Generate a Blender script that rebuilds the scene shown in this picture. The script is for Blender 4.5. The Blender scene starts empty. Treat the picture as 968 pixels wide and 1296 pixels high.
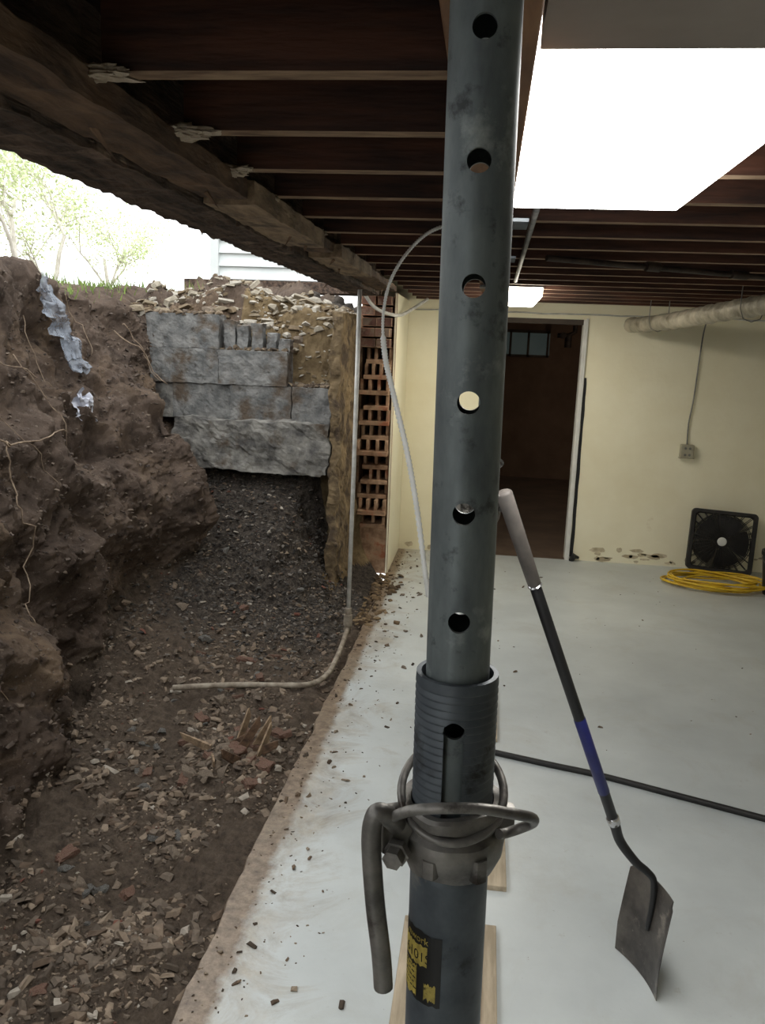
import bpy, bmesh, math, random
from mathutils import Matrix, Vector, noise, bvhtree
random.seed(7)
SC=bpy.context.scene; COL=SC.collection
R=math.radians
# ---------------------------------------------------------------- helpers
def hexc(r,g,b):
    f=lambda c:((c/255+0.055)/1.055)**2.4 if c/255>0.04045 else c/255/12.92
    return (f(r),f(g),f(b),1)
def mat(name,c1,c2,scale=5,stretch=(1,1,1),rough=0.7,metal=0.0,bump=0.2,bscale=None,lo=0.35,hi=0.65,c3=None,c3scale=2,c3pos=0.55,detail=6,dist=0.0,bdist=0.01,c4=None,c4scale=30,c4pos=.62):
    m=bpy.data.materials.new(name); m.use_nodes=True; nt=m.node_tree; N=nt.nodes; L=nt.links
    b=N['Principled BSDF']; b.inputs['Roughness'].default_value=rough; b.inputs['Metallic'].default_value=metal
    tc=N.new('ShaderNodeTexCoord'); mp=N.new('ShaderNodeMapping'); mp.inputs['Scale'].default_value=stretch
    L.new(tc.outputs['Object'],mp.inputs['Vector'])
    n=N.new('ShaderNodeTexNoise'); n.inputs['Scale'].default_value=scale; n.inputs['Detail'].default_value=detail; n.inputs['Roughness'].default_value=0.6; n.inputs['Distortion'].default_value=dist
    L.new(mp.outputs['Vector'],n.inputs['Vector'])
    r=N.new('ShaderNodeValToRGB'); r.color_ramp.elements[0].position=lo; r.color_ramp.elements[1].position=hi
    r.color_ramp.elements[0].color=c1; r.color_ramp.elements[1].color=c2
    L.new(n.outputs['Fac'],r.inputs['Fac']); out=r.outputs['Color']
    for cc,cs,cp in ((c3,c3scale,c3pos),(c4,c4scale,c4pos)):
        if not cc: continue
        n3=N.new('ShaderNodeTexNoise'); n3.inputs['Scale'].default_value=cs; n3.inputs['Detail'].default_value=8; n3.inputs['Roughness'].default_value=0.65
        L.new(tc.outputs['Object'],n3.inputs['Vector'])
        r3=N.new('ShaderNodeValToRGB'); r3.color_ramp.elements[0].position=cp; r3.color_ramp.elements[1].position=cp+0.1
        L.new(n3.outputs['Fac'],r3.inputs['Fac'])
        mx=N.new('ShaderNodeMixRGB'); mx.inputs['Color2'].default_value=cc
        L.new(r3.outputs['Color'],mx.inputs['Fac']); L.new(out,mx.inputs['Color1']); out=mx.outputs['Color']
    L.new(out,b.inputs['Base Color'])
    if bump:
        nb=N.new('ShaderNodeTexNoise'); nb.inputs['Scale'].default_value=bscale or scale*3; nb.inputs['Detail'].default_value=8
        L.new(mp.outputs['Vector'],nb.inputs['Vector'])
        bp=N.new('ShaderNodeBump'); bp.inputs['Strength'].default_value=bump; bp.inputs['Distance'].default_value=bdist
        L.new(nb.outputs['Fac'],bp.inputs['Height']); L.new(bp.outputs['Normal'],b.inputs['Normal'])
    return m
def emis(name,col,st,base=(.8,.8,.8,1)):
    m=bpy.data.materials.new(name); m.use_nodes=True; b=m.node_tree.nodes['Principled BSDF']
    b.inputs['Base Color'].default_value=base
    b.inputs['Emission Color'].default_value=col; b.inputs['Emission Strength'].default_value=st
    return m
class MB:
    def __init__(s): s.v=[]; s.f=[]; s.mi=[]
    def add(s,vs,fs,mi=0):
        o=len(s.v); s.v+= [tuple(v) for v in vs]
        for f in fs: s.f.append(tuple(i+o for i in f)); s.mi.append(mi)
    def box(s,lo,hi,mi=0,rot=None,bottom=None):
        x0,y0,z0=lo;x1,y1,z1=hi
        vs=[Vector(p) for p in((x0,y0,z0),(x1,y0,z0),(x1,y1,z0),(x0,y1,z0),(x0,y0,z1),(x1,y0,z1),(x1,y1,z1),(x0,y1,z1))]
        if rot is not None:
            c=sum(vs,Vector())/8; vs=[c+rot@(v-c) for v in vs]
        s.add(vs,[(4,5,6,7),(0,1,5,4),(1,2,6,5),(2,3,7,6),(3,0,4,7)],mi)
        s.add(vs,[(3,2,1,0)],mi if bottom is None else bottom)
    def tube(s,pts,r,seg=12,mi=0,cap=True,closed=False):
        pts=[Vector(p) for p in pts]; n=len(pts)
        rr=r if isinstance(r,(list,tuple)) else [r]*n
        vs=[];up=None
        for i,p in enumerate(pts):
            a=pts[(i-1)%n] if (closed or i>0) else p; b=pts[(i+1)%n] if (closed or i<n-1) else p
            t=(b-a).normalized()
            if up is None:
                up=Vector((0,0,1)) if abs(t.z)<.9 else Vector((1,0,0))
            sd=t.cross(up).normalized(); up=sd.cross(t).normalized()
            for k in range(seg):
                an=2*math.pi*k/seg; vs.append(p+(sd*math.cos(an)+up*math.sin(an))*rr[i])
        fs=[]
        for i in range(n if closed else n-1):
            j=(i+1)%n
            for k in range(seg):
                l=(k+1)%seg; fs.append((i*seg+k,i*seg+l,j*seg+l,j*seg+k))
        if cap and not closed:
            fs.append(tuple(reversed(range(seg)))); fs.append(tuple((n-1)*seg+k for k in range(seg)))
        s.add(vs,fs,mi)
    def lathe(s,prof,seg=48,mi=0,c=(0,0,0),closed=True):
        n=len(prof); vs=[];fs=[]
        for (r,z) in prof:
            for k in range(seg):
                a=2*math.pi*k/seg; vs.append((c[0]+r*math.cos(a),c[1]+r*math.sin(a),c[2]+z))
        for i in range(n if closed else n-1):
            j=(i+1)%n
            for k in range(seg):
                l=(k+1)%seg; fs.append((i*seg+k,i*seg+l,j*seg+l,j*seg+k))
        s.add(vs,fs,mi)
    def obj(s,name,mats,smooth=False,bevel=0,auto=None):
        me=bpy.data.meshes.new(name); me.from_pydata(s.v,[],s.f)
        for m in (mats if isinstance(mats,(list,tuple)) else [mats]): me.materials.append(m)
        me.polygons.foreach_set('material_index',s.mi)
        bm=bmesh.new(); bm.from_mesh(me); bmesh.ops.recalc_face_normals(bm,faces=bm.faces)
        if bevel:
            bmesh.ops.remove_doubles(bm,verts=bm.verts,dist=1e-6)
            bmesh.ops.bevel(bm,geom=[e for e in bm.edges],offset=bevel,segments=2,affect='EDGES',profile=0.5)
        bm.to_mesh(me); bm.free()
        if smooth: 
            me.polygons.foreach_set('use_smooth',[True]*len(me.polygons))
            if auto is not None:
                try: me.set_sharp_from_angle(angle=R(auto))
                except Exception: pass
        o=bpy.data.objects.new(name,me); COL.objects.link(o); return o
def smoothpts(P,n=8,closed=False):
    P=[Vector(p) for p in P]; out=[]; m=len(P)
    rng=range(m if closed else m-1)
    for i in rng:
        p0=P[(i-1)%m] if closed or i>0 else P[0]; p1=P[i]; p2=P[(i+1)%m]; p3=P[(i+2)%m] if closed or i<m-2 else P[-1]
        for k in range(n):
            t=k/n; out.append(0.5*((2*p1)+(p2-p0)*t+(2*p0-5*p1+4*p2-p3)*t*t+(3*p1-p0-3*p2+p3)*t**3))
    if not closed: out.append(P[-1])
    return out
def thing(o,label,cat,group=None,kind=None):
    o['label']=label; o['category']=cat
    if group:o['group']=group
    if kind:o['kind']=kind
    return o
def struct(o,label=None):
    o['kind']='structure'
    if label: o['label']=label; o['category']='structure'
    return o
def empty(name,loc=(0,0,0),rot=(0,0,0)):
    e=bpy.data.objects.new(name,None); e.location=loc; e.rotation_euler=rot; COL.objects.link(e); e.empty_display_size=.1; return e
def parent(e,*os):
    for o in os: o.parent=e
def parent_keep(e,*os):
    bpy.context.view_layer.update()
    for o in os: o.parent=e; o.matrix_parent_inverse=e.matrix_world.inverted()
def boolean(o,cut):
    md=o.modifiers.new('b','BOOLEAN'); md.operation='DIFFERENCE'; md.object=cut; md.solver='EXACT'
    dg=bpy.context.evaluated_depsgraph_get(); me=bpy.data.meshes.new_from_object(o.evaluated_get(dg))
    o.modifiers.clear(); o.data=me; bpy.data.objects.remove(cut)
def copy_thing(src,loc,rot=None):
    e=src.copy(); COL.objects.link(e); e.location=loc
    if rot: e.rotation_euler=rot
    for c in src.children:
        d=c.copy(); COL.objects.link(d); d.parent=e; d.matrix_parent_inverse=c.matrix_parent_inverse.copy()
        for g in c.children:
            h=g.copy(); COL.objects.link(h); h.parent=d; h.matrix_parent_inverse=g.matrix_parent_inverse.copy()
    return e
# ---------------------------------------------------------------- camera
cd=bpy.data.cameras.new('camera'); cam=bpy.data.objects.new('camera',cd); COL.objects.link(cam); SC.camera=cam
cd.sensor_fit='VERTICAL'; cd.sensor_height=24; cd.lens=24*1050/1296; cd.clip_start=.02; cd.clip_end=200
cam.matrix_world=Matrix.Translation((0,0,1.71))@Matrix.Rotation(R(6.8),4,'Z')@Matrix.Rotation(R(78.8),4,'X')@Matrix.Rotation(R(2.2),4,'Z')
SC.view_settings.view_transform='Standard'; SC.view_settings.look='None'; SC.view_settings.exposure=0
# world
w=bpy.data.worlds.new('world'); SC.world=w; w.use_nodes=True
bg=w.node_tree.nodes['Background']; bg.inputs['Color'].default_value=(0.97,0.99,0.99,1); bg.inputs['Strength'].default_value=2.6
# ---------------------------------------------------------------- materials
def nodekit(name,rough):
    m=bpy.data.materials.new(name); m.use_nodes=True; nt=m.node_tree;N=nt.nodes;L=nt.links
    b=N['Principled BSDF']; b.inputs['Roughness'].default_value=rough
    tc=N.new('ShaderNodeTexCoord')
    def nz(s,d=8,r=.6,di=0):
        n=N.new('ShaderNodeTexNoise'); n.inputs['Scale'].default_value=s;n.inputs['Detail'].default_value=d;n.inputs['Roughness'].default_value=r;n.inputs['Distortion'].default_value=di
        L.new(tc.outputs['Object'],n.inputs['Vector']); return n.outputs['Fac']
    def ramp(f,a,bb,ca=(0,0,0,1),cb=(1,1,1,1)):
        r=N.new('ShaderNodeValToRGB'); r.color_ramp.elements[0].position=a; r.color_ramp.elements[1].position=bb; r.color_ramp.elements[0].color=ca;r.color_ramp.elements[1].color=cb
        L.new(f,r.inputs['Fac']); return r.outputs['Color']
    def mix(f,c1,c2):
        x=N.new('ShaderNodeMixRGB'); L.new(f,x.inputs['Fac'])
        for k,c in (('Color1',c1),('Color2',c2)):
            if isinstance(c,tuple): x.inputs[k].default_value=c
            else: L.new(c,x.inputs[k])
        return x.outputs['Color']
    def ma(op,a,bb,cc=None):
        x=N.new('ShaderNodeMath'); x.operation=op
        for i,v in enumerate((a,bb,cc)):
            if v is None: continue
            if isinstance(v,(int,float)): x.inputs[i].default_value=v
            else: L.new(v,x.inputs[i])
        return x.outputs[0]
    return m,N,L,b,tc,nz,ramp,mix,ma
def floor_mat():
    m,N,L,b,tc,nz,ramp,mix,ma=nodekit('painted_concrete_floor',.38)
    base=ramp(nz(1.6),.3,.7,hexc(178,183,183),hexc(202,207,206))
    base=mix(ramp(nz(9,10,.75),.62,.74),base,hexc(164,162,154))
    base=mix(ramp(nz(40,6,.7),.67,.73),base,hexc(128,118,104))
    sp=N.new('ShaderNodeSeparateXYZ'); L.new(tc.outputs['Object'],sp.inputs[0])
    d=ma('ADD',sp.outputs['X'],.70)
    big=ma('MULTIPLY',ma('SUBTRACT',nz(2.4,14,.78,1.2),.5),1.5)
    mr=N.new('ShaderNodeMapRange'); mr.inputs['From Min'].default_value=.28; mr.inputs['From Max'].default_value=.02
    L.new(ma('ADD',d,big),mr.inputs['Value'])
    base=mix(ma('MULTIPLY',mr.outputs[0],.65),base,ramp(nz(14,8,.7),.35,.65,hexc(118,102,84),hexc(170,156,134)))
    mr2=N.new('ShaderNodeMapRange'); mr2.inputs['From Min'].default_value=.10; mr2.inputs['From Max'].default_value=.07
    L.new(ma('ADD',d,ma('MULTIPLY',ma('SUBTRACT',nz(9,10,.75),.5),.11)),mr2.inputs['Value'])
    base=mix(mr2.outputs[0],base,ramp(nz(24,10,.75),.35,.65,hexc(88,72,58),hexc(150,132,112)))
    g=ma('MULTIPLY',ramp(nz(2.3,12,.72,.6),.52,.74),.35)
    base=mix(g,base,hexc(158,152,136))
    L.new(base,b.inputs['Base Color'])
    bp=N.new('ShaderNodeBump'); bp.inputs['Strength'].default_value=.12; bp.inputs['Distance'].default_value=.01; L.new(nz(30),bp.inputs['Height']); L.new(bp.outputs['Normal'],b.inputs['Normal'])
    return m
def soil_mat():
    m,N,L,b,tc,nz,ramp,mix,ma=nodekit('excavated_soil',.95)
    b.inputs['Specular IOR Level'].default_value=.2
    bank=ramp(nz(5,12,.72),.3,.7,hexc(64,54,48),hexc(118,102,90))
    tan=ramp(nz(9,10,.7),.3,.7,hexc(90,74,61),hexc(140,120,100))
    bank=mix(ramp(nz(1.5,8,.65,.8),.50,.64),bank,tan)
    bank=mix(ramp(nz(45,6,.7),.60,.70),bank,hexc(136,124,112))
    bank=mix(ramp(nz(11,8,.7),.56,.68),bank,hexc(52,43,38))
    fl=ramp(nz(22,12,.8),.35,.7,hexc(62,53,46),hexc(118,104,90))
    grav=ramp(nz(34,10,.85),.4,.66,hexc(40,36,34),hexc(108,99,90))
    clay=ramp(nz(12,10,.7),.3,.7,hexc(100,84,62),hexc(154,134,102))
    a1=N.new('ShaderNodeAttribute'); a1.attribute_name='zone'
    sp=N.new('ShaderNodeSeparateColor'); L.new(a1.outputs['Color'],sp.inputs[0])
    def zf(o): return ramp(ma('ADD',o,ma('MULTIPLY_ADD',nz(5,10,.75),1.0,-.5)),.35,.65)
    c=mix(zf(sp.outputs[0]),bank,fl); c=mix(zf(sp.outputs[1]),c,grav); c=mix(zf(sp.outputs[2]),c,clay)
    L.new(c,b.inputs['Base Color'])
    bp=N.new('ShaderNodeBump'); bp.inputs['Strength'].default_value=.9; bp.inputs['Distance'].default_value=.024; L.new(nz(28,15,.80),bp.inputs['Height']); L.new(bp.outputs['Normal'],b.inputs['Normal'])
    return m
def attr_mat(name,rough=.9):
    m=bpy.data.materials.new(name); m.use_nodes=True;N=m.node_tree.nodes;L=m.node_tree.links
    b=N['Principled BSDF']; b.inputs['Roughness'].default_value=rough
    a=N.new('ShaderNodeAttribute'); a.attribute_name='tint'
    tc=N.new('ShaderNodeTexCoord'); n=N.new('ShaderNodeTexNoise'); n.inputs['Scale'].default_value=60; L.new(tc.outputs['Object'],n.inputs['Vector'])
    x=N.new('ShaderNodeMixRGB'); x.blend_type='MULTIPLY'; x.inputs['Fac'].default_value=.6; L.new(a.outputs['Color'],x.inputs['Color1']); L.new(n.outputs['Fac'],x.inputs['Color2'])
    L.new(x.outputs['Color'],b.inputs['Base Color']); return m
M_floor=floor_mat(); M_soil=soil_mat(); M_stone=attr_mat('stone_fragments')
M_wall=mat('cream_wall_paint',hexc(238,230,200),hexc(246,240,214),2,rough=.75,bump=.15,bscale=30,c3=hexc(226,215,184),c3scale=4,c3pos=.66)
M_walldirt=mat('flaking_wall_base',hexc(180,166,138),hexc(218,206,176),8,rough=.85,bump=0,lo=.45,hi=.58)
M_side=mat('plain_block_wall',hexc(216,210,188),hexc(228,224,204),3,rough=.85)
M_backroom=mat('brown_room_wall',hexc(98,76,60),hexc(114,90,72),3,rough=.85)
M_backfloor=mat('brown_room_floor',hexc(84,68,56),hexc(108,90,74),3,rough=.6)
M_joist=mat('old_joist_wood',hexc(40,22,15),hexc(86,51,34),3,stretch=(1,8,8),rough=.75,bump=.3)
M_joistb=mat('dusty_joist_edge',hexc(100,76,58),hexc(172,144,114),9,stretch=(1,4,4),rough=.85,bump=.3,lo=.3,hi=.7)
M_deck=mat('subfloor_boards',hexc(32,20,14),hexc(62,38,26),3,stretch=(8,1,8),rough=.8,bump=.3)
M_beam=mat('weathered_sill_wood',hexc(42,33,28),hexc(108,88,74),8,stretch=(4,.5,4),rough=.9,bump=.9,bscale=26,c3=hexc(140,118,102),c3scale=5,c3pos=.58,bdist=.016)
M_plate=mat('pale_sill_wood',hexc(104,86,68),hexc(168,144,116),6,stretch=(4,1,4),rough=.8,bump=.5,c3=hexc(70,54,42),c3scale=5,c3pos=.58)
M_plate2=mat('brown_sill_wood',hexc(60,44,34),hexc(120,94,72),6,stretch=(4,1,4),rough=.85,bump=.6)
M_lumber=mat('shoring_lumber',hexc(92,60,36),hexc(134,94,60),4,stretch=(8,1,8),rough=.7)
M_padwood=mat('pale_pad_lumber',hexc(150,136,114),hexc(190,174,150),4,stretch=(8,1,8),rough=.75,bump=.2,c3=hexc(120,104,84),c3scale=6,c3pos=.58)
M_galv=mat('galvanized_tube',hexc(86,93,95),hexc(122,130,130),30,stretch=(1,1,.4),rough=.5,metal=.35,bump=.15,bscale=90,c3=hexc(148,154,152),c3scale=16,c3pos=.60,bdist=.001,c4=hexc(64,68,69),c4scale=34,c4pos=.58)
M_outer=mat('dark_worn_steel',hexc(62,68,74),hexc(94,101,106),18,rough=.5,metal=.25,bump=.15,bscale=80,c3=hexc(134,132,124),c3scale=14,c3pos=.62,bdist=.001,c4=hexc(44,46,48),c4scale=26,c4pos=.58)
M_cast=mat('cast_steel_nut',hexc(90,88,85),hexc(146,142,136),26,rough=.48,metal=.55,bump=.5,bscale=100,bdist=.0015,c3=hexc(60,52,46),c3scale=20,c3pos=.56)
M_white=mat('white_plastic',hexc(206,206,202),hexc(222,222,218),6,rough=.5,bump=0)
M_pvc=mat('dusty_white_conduit',hexc(170,168,162),hexc(214,212,206),12,rough=.5,bump=0)
M_mud=mat('muddy_conduit',hexc(116,104,90),hexc(166,156,140),20,rough=.8,bump=.2)
M_blk=mat('black_plastic',hexc(14,14,15),hexc(28,28,30),8,rough=.45,bump=.05)
M_dusty=mat('dusty_black_plastic',hexc(18,17,17),hexc(44,41,38),12,rough=.7,bump=.05)
M_blk2=mat('black_rubber',hexc(16,15,15),hexc(34,32,30),12,rough=.6,bump=.1)
M_blue=mat('blue_shaft_sleeve',hexc(24,28,84),hexc(36,42,112),8,rough=.4,bump=0)
M_grip=mat('gray_shovel_grip',hexc(80,76,73),hexc(106,99,94),12,rough=.6,bump=.1)
M_chrome=mat('bright_collar',hexc(190,190,190),hexc(220,220,220),9,rough=.25,metal=.9,bump=0)
M_blade=mat('dull_shovel_steel',hexc(62,58,56),hexc(104,98,92),10,rough=.42,metal=.4,bump=.15,c3=hexc(140,132,122),c3scale=9,c3pos=.57,c4=hexc(166,160,150),c4scale=60,c4pos=.66)
M_yel=mat('yellow_cord_jacket',hexc(200,160,30),hexc(226,190,54),8,rough=.45,bump=0)
M_outlet=mat('beige_outlet_cover',hexc(150,144,124),hexc(176,170,150),10,rough=.5,bump=0)
M_block=mat('gray_concrete_block',hexc(92,93,93),hexc(138,137,134),12,rough=.92,bump=.7,bscale=60,c3=hexc(92,80,68),c3scale=3.2,c3pos=.52,c4=hexc(70,66,62),c4scale=18,c4pos=.60)
M_ragged=mat('rough_concrete_footing',hexc(84,82,80),hexc(152,149,142),11,rough=.92,bump=.9,bscale=40,c3=hexc(88,76,64),c3scale=4,c3pos=.54)
M_tile=mat('dusty_clay_tile',hexc(128,98,74),hexc(190,158,128),12,rough=.9,bump=.6,c3=hexc(150,94,66),c3scale=6,c3pos=.54)
M_brick=mat('dusty_brick',hexc(82,54,46),hexc(118,84,70),14,rough=.95,bump=.5,c3=hexc(120,102,86),c3scale=12,c3pos=.48)
M_siding=mat('white_siding_paint',hexc(206,212,212),hexc(222,226,224),3,rough=.6,bump=0)
M_foam=mat('crumbly_mortar',hexc(150,132,110),hexc(206,192,172),18,rough=.95,bump=.8,bscale=50)
M_shard=mat('tan_stone',hexc(108,94,80),hexc(164,148,130),18,rough=.95,bump=.8,bscale=50)
M_ductm=mat('foil_duct_wrap',hexc(142,136,120),hexc(192,184,166),9,stretch=(1,1,1),rough=.5,metal=.2,bump=.7,bscale=22,bdist=.02,c3=hexc(118,110,94),c3scale=8,c3pos=.58)
M_metal=mat('gray_metal',hexc(96,96,94),hexc(140,138,134),10,rough=.45,metal=.4,bump=0)
M_iron=mat('dark_iron_pipe',hexc(40,34,30),hexc(74,62,54),12,rough=.6,metal=.4)
M_board=mat('gray_ceiling_board',hexc(140,130,122),hexc(156,146,136),3,rough=.8,bump=.05)
M_root=mat('pale_root',hexc(112,94,78),hexc(168,148,126),20,rough=.9,bump=.3)
M_film=mat('crumpled_blue_film',hexc(96,102,114),hexc(170,180,194),18,rough=.25,bump=.8,bscale=24)
M_film.node_tree.nodes['Principled BSDF'].inputs['Alpha'].default_value=.62
M_rag=mat('white_plastic_bag',hexc(172,176,192),hexc(218,220,230),14,rough=.35,bump=.5,bscale=20)
M_bark=mat('bark',hexc(176,170,156),hexc(214,210,198),6,rough=.9)
M_leaf=mat('spring_leaves',hexc(208,226,164),hexc(240,247,216),2,rough=.7,bump=0)
M_grass=mat('green_grass',hexc(84,108,44),hexc(140,160,84),3,rough=.8,bump=0)
M_wframe=mat('window_frame_paint',hexc(60,50,42),hexc(80,68,58),4,rough=.7)
M_glass=emis('grimy_glass_daylight_glow',(.55,.72,.66,1),.03,(.08,.09,.1,1))  # weak emission stands in for daylight coming through the panes
M_light=emis('fluorescent_diffuser',(1,.985,.94,1),16)
M_light2=emis('warm_diffuser',(1,.94,.80,1),24)
M_fill_bulb=emis('fill_bulb_glow',(1,.8,.62,1),20)  # glow of the added fill bulb in the far room
M_yellow=mat('sticker_yellow',hexc(136,120,54),hexc(190,170,84),120,rough=.5,bump=0,c3=hexc(40,38,30),c3scale=160,c3pos=.58)
M_sblack=mat('sticker_black',hexc(16,16,16),hexc(28,28,26),50,rough=.5,bump=0)
# ---------------------------------------------------------------- ROOM SHELL
b=MB(); n=260; y0,y1=-2.0,7.0
L_=[];
for i in range(n+1):
    y=y0+(y1-y0)*i/n
    e=-.695-.014*math.sin(y*.9)+.010*noise.noise((0,y*6,3))+.016*noise.noise((5,y*1.7,1))+.008*noise.noise((5,y*21,1))
    L_.append((e,y))
vs=[];fs=[]
xs=[0,.06,.15,.4,1,2,3,3.9]
for e,y in L_:
    vs.append((e-.012,y,-.11)); vs.append((e-.002,y,-.010))
    for k in xs: vs.append((e+.004+k,y,0) if k<3.9 else (3.2,y,0))
m_=len(xs)+2
for i in range(n):
    for k in range(m_-1): fs.append((i*m_+k,i*m_+k+1,(i+1)*m_+k+1,(i+1)*m_+k))
b.add(vs,fs); fl=b.obj('floor',M_floor); struct(fl,'worn pale gray painted concrete slab with broken dirty edge')
if fl.data.polygons[20].normal.z<0: fl.data.flip_normals()
b=MB()
b.box((-.98,7.0,0),(-.05,7.2,2.3)); b.box((.757,7.0,0),(3.3,7.2,2.3)); b.box((-.05,7.0,1.99),(.757,7.2,2.3))
struct(b.obj('wall_back',M_wall),'cream painted basement wall with doorway')
b=MB(); b.box((3.2,-2.1,-.1),(3.35,11.8,2.3)); struct(b.obj('wall_right',M_side))
b=MB(); b.box((-1.0,-2.15,-.1),(3.3,-2.0,2.3)); struct(b.obj('wall_front',M_side))
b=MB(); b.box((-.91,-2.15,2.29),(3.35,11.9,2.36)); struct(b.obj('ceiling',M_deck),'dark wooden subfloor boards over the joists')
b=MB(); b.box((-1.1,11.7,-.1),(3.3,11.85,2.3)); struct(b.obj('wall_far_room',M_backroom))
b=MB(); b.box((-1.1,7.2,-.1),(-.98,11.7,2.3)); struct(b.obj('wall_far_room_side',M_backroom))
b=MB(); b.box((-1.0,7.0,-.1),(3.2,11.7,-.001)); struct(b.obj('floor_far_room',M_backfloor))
b=MB()
for i in range(70):
    x=-.6+random.random()*3.4
    if -.2<x<.95: continue
    z=random.uniform(.02,.12); w_=random.uniform(.02,.10); h=random.uniform(.008,.03)
    k=11; pts=[(x+w_*math.cos(6.283*j/k)*random.uniform(.6,1),6.997,max(.002,z+h*math.sin(6.283*j/k)*random.uniform(.6,1))) for j in range(k)]
    b.add(pts,[tuple(range(k))])
struct(b.obj('trim_5',M_walldirt),'flaking paint patches along the wall base')
b=MB(); b.box((.757,6.978,0),(.774,7.0,2.0)); b.box((.737,6.985,0),(.757,7.1,1.99)); struct(b.obj('trim_1',M_white,bevel=.002),'white door jamb with a dark gap')
b=MB(); b.box((-.05,6.99,1.95),(.737,7.1,1.99)); struct(b.obj('trim_2',M_wframe),'dark door head')
b=MB(); P=[];
for i in range(30):
    z=.03+1.5*i/29; P.append((z,.777+.006*noise.noise((0,z*5,0)),.808-.010*(i/29)+.008*noise.noise((4,z*6,0))))
vs=[];fs=[]
for z,a,c in P: vs+=[(a,6.996,z),(c,6.996,z)]
for i in range(29): fs.append((2*i,2*i+1,2*i+3,2*i+2))
b.add(vs,fs); b.tube([(.79,6.97,.0),(.81,6.95,.05),(.85,6.97,.03)],[.02,.03,.012],7)
struct(b.obj('trim_3',M_blk),'dark crack beside the door jamb')
b=MB(); b.box((-.25,11.64,1.66),(.80,11.70,1.69));b.box((-.25,11.64,1.98),(.80,11.70,2.02))
for x in (-.25,.02,.26,.5,.76): b.box((x,11.64,1.66),(x+.03,11.70,2.0))
b.box((-.25,11.67,1.68),(.8,11.69,2.0),1)
struct(b.obj('window_1',[M_wframe,M_glass]),'small high basement window with grimy panes')
# wall_left : surviving hollow tile wall with broken end
b=MB()
b.box((-.95,6.62,0),(-.70,7.0,2.10),0)
b.box((-.70,6.14,0),(-.68,7.0,2.10),1)
b.box((-.955,6.2,0),(-.935,6.62,2.0),0)
z=.36; row=0
while z<1.68:
    h=.112; j=random.uniform(-.05,.07); yy=6.10+j
    x0=-.935+random.uniform(-.02,.04); x1=-.705-random.uniform(0,.016)
    b.box((x0,yy-.01,z),(x1,6.62,z+.032),0)
    nc=2 if row%4==0 else 3
    for c in range(nc+1):
        if c==0 and row%5==3: continue
        xx=x0+(x1-x0-.024)*c/nc
        b.box((xx,yy+random.uniform(0,.06),z+.032),(xx+.024,6.62,z+h),0)
    z+=h; row+=1
for i in range(5):
    for k in range(2):
        j=random.uniform(-.04,.05); b.box((-.94+k*.12+random.uniform(-.01,.01),6.08+j,z+i*.075+.006),(-.83+k*.12,6.62,z+i*.075+.068),2,rot=Matrix.Rotation(random.uniform(-.04,.04),3,'Z'))
b.box((-.95,6.15,0),(-.70,6.62,.36),0)
wl=b.obj('wall_left',[M_tile,M_wall,M_brick],bevel=.004)
struct(wl,'broken end of hollow clay tile wall with brick on top')
# ---------------------------------------------------------------- joists
y=.26
while y<6.95:
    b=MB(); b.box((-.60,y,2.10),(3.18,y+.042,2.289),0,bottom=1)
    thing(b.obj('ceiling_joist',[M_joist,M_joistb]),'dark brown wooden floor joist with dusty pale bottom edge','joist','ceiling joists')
    y+=.34
def rough_box(name,lo,hi,nx,ny,nz,amp,sc,m,mi=0):
    bm=bmesh.new(); 
    bmesh.ops.create_cube(bm,size=1)
    bmesh.ops.subdivide_edges(bm,edges=[e for e in bm.edges if abs((e.verts[0].co-e.verts[1].co).y)>.5],cuts=ny,use_grid_fill=True)
    bmesh.ops.subdivide_edges(bm,edges=[e for e in bm.edges if abs((e.verts[0].co-e.verts[1].co).x)>.5],cuts=nx,use_grid_fill=True)
    bmesh.ops.subdivide_edges(bm,edges=[e for e in bm.edges if abs((e.verts[0].co-e.verts[1].co).z)>.5],cuts=nz,use_grid_fill=True)
    lo=Vector(lo);hi=Vector(hi);c=(lo+hi)/2;s=hi-lo
    for v in bm.verts:
        v.co=Vector((c.x+v.co.x*s.x,c.y+v.co.y*s.y,c.z+v.co.z*s.z))
        d=noise.noise_vector(v.co*sc)+.5*noise.noise_vector(v.co*sc*2.7)+.3*noise.noise_vector(v.co*sc*6); v.co+=d*amp
    me=bpy.data.meshes.new(name); bm.to_mesh(me); bm.free(); me.materials.append(m)
    o=bpy.data.objects.new(name,me); COL.objects.link(o); return o
o=rough_box('sill_beam',(-.905,-2,2.037),(-.73,5.5,2.28),5,420,5,.0075,16,M_beam); thing(o,'weathered rough wooden sill beam carrying the joists','beam')
b=MB(); b.box((-.93,5.5,2.11),(-.90,7.0,2.29)); thing(b.obj('added_rim_board',M_beam),'dark rim board added to block sky light past the joist ends','board')  # board added to stop sky light leaking in above the clay
for (a,c,zz,x0,mm) in ((-1,2.06,2.052,-.605,M_plate2),(2.08,2.95,2.042,-.592,M_plate),(2.97,3.28,2.062,-.62,M_plate2),(3.3,4.15,2.045,-.592,M_plate),(4.17,5.4,2.062,-.61,M_plate2)):
    o=rough_box('sill_plate',(-.722,a,zz),(x0,c,2.096),4,int((c-a)*40),2,.0050,11,mm)
    thing(o,'pale split length of sill plate under the joists' if mm==M_plate else 'brown dirty length of sill plate under the joists','board','sill plate lengths')
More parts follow.
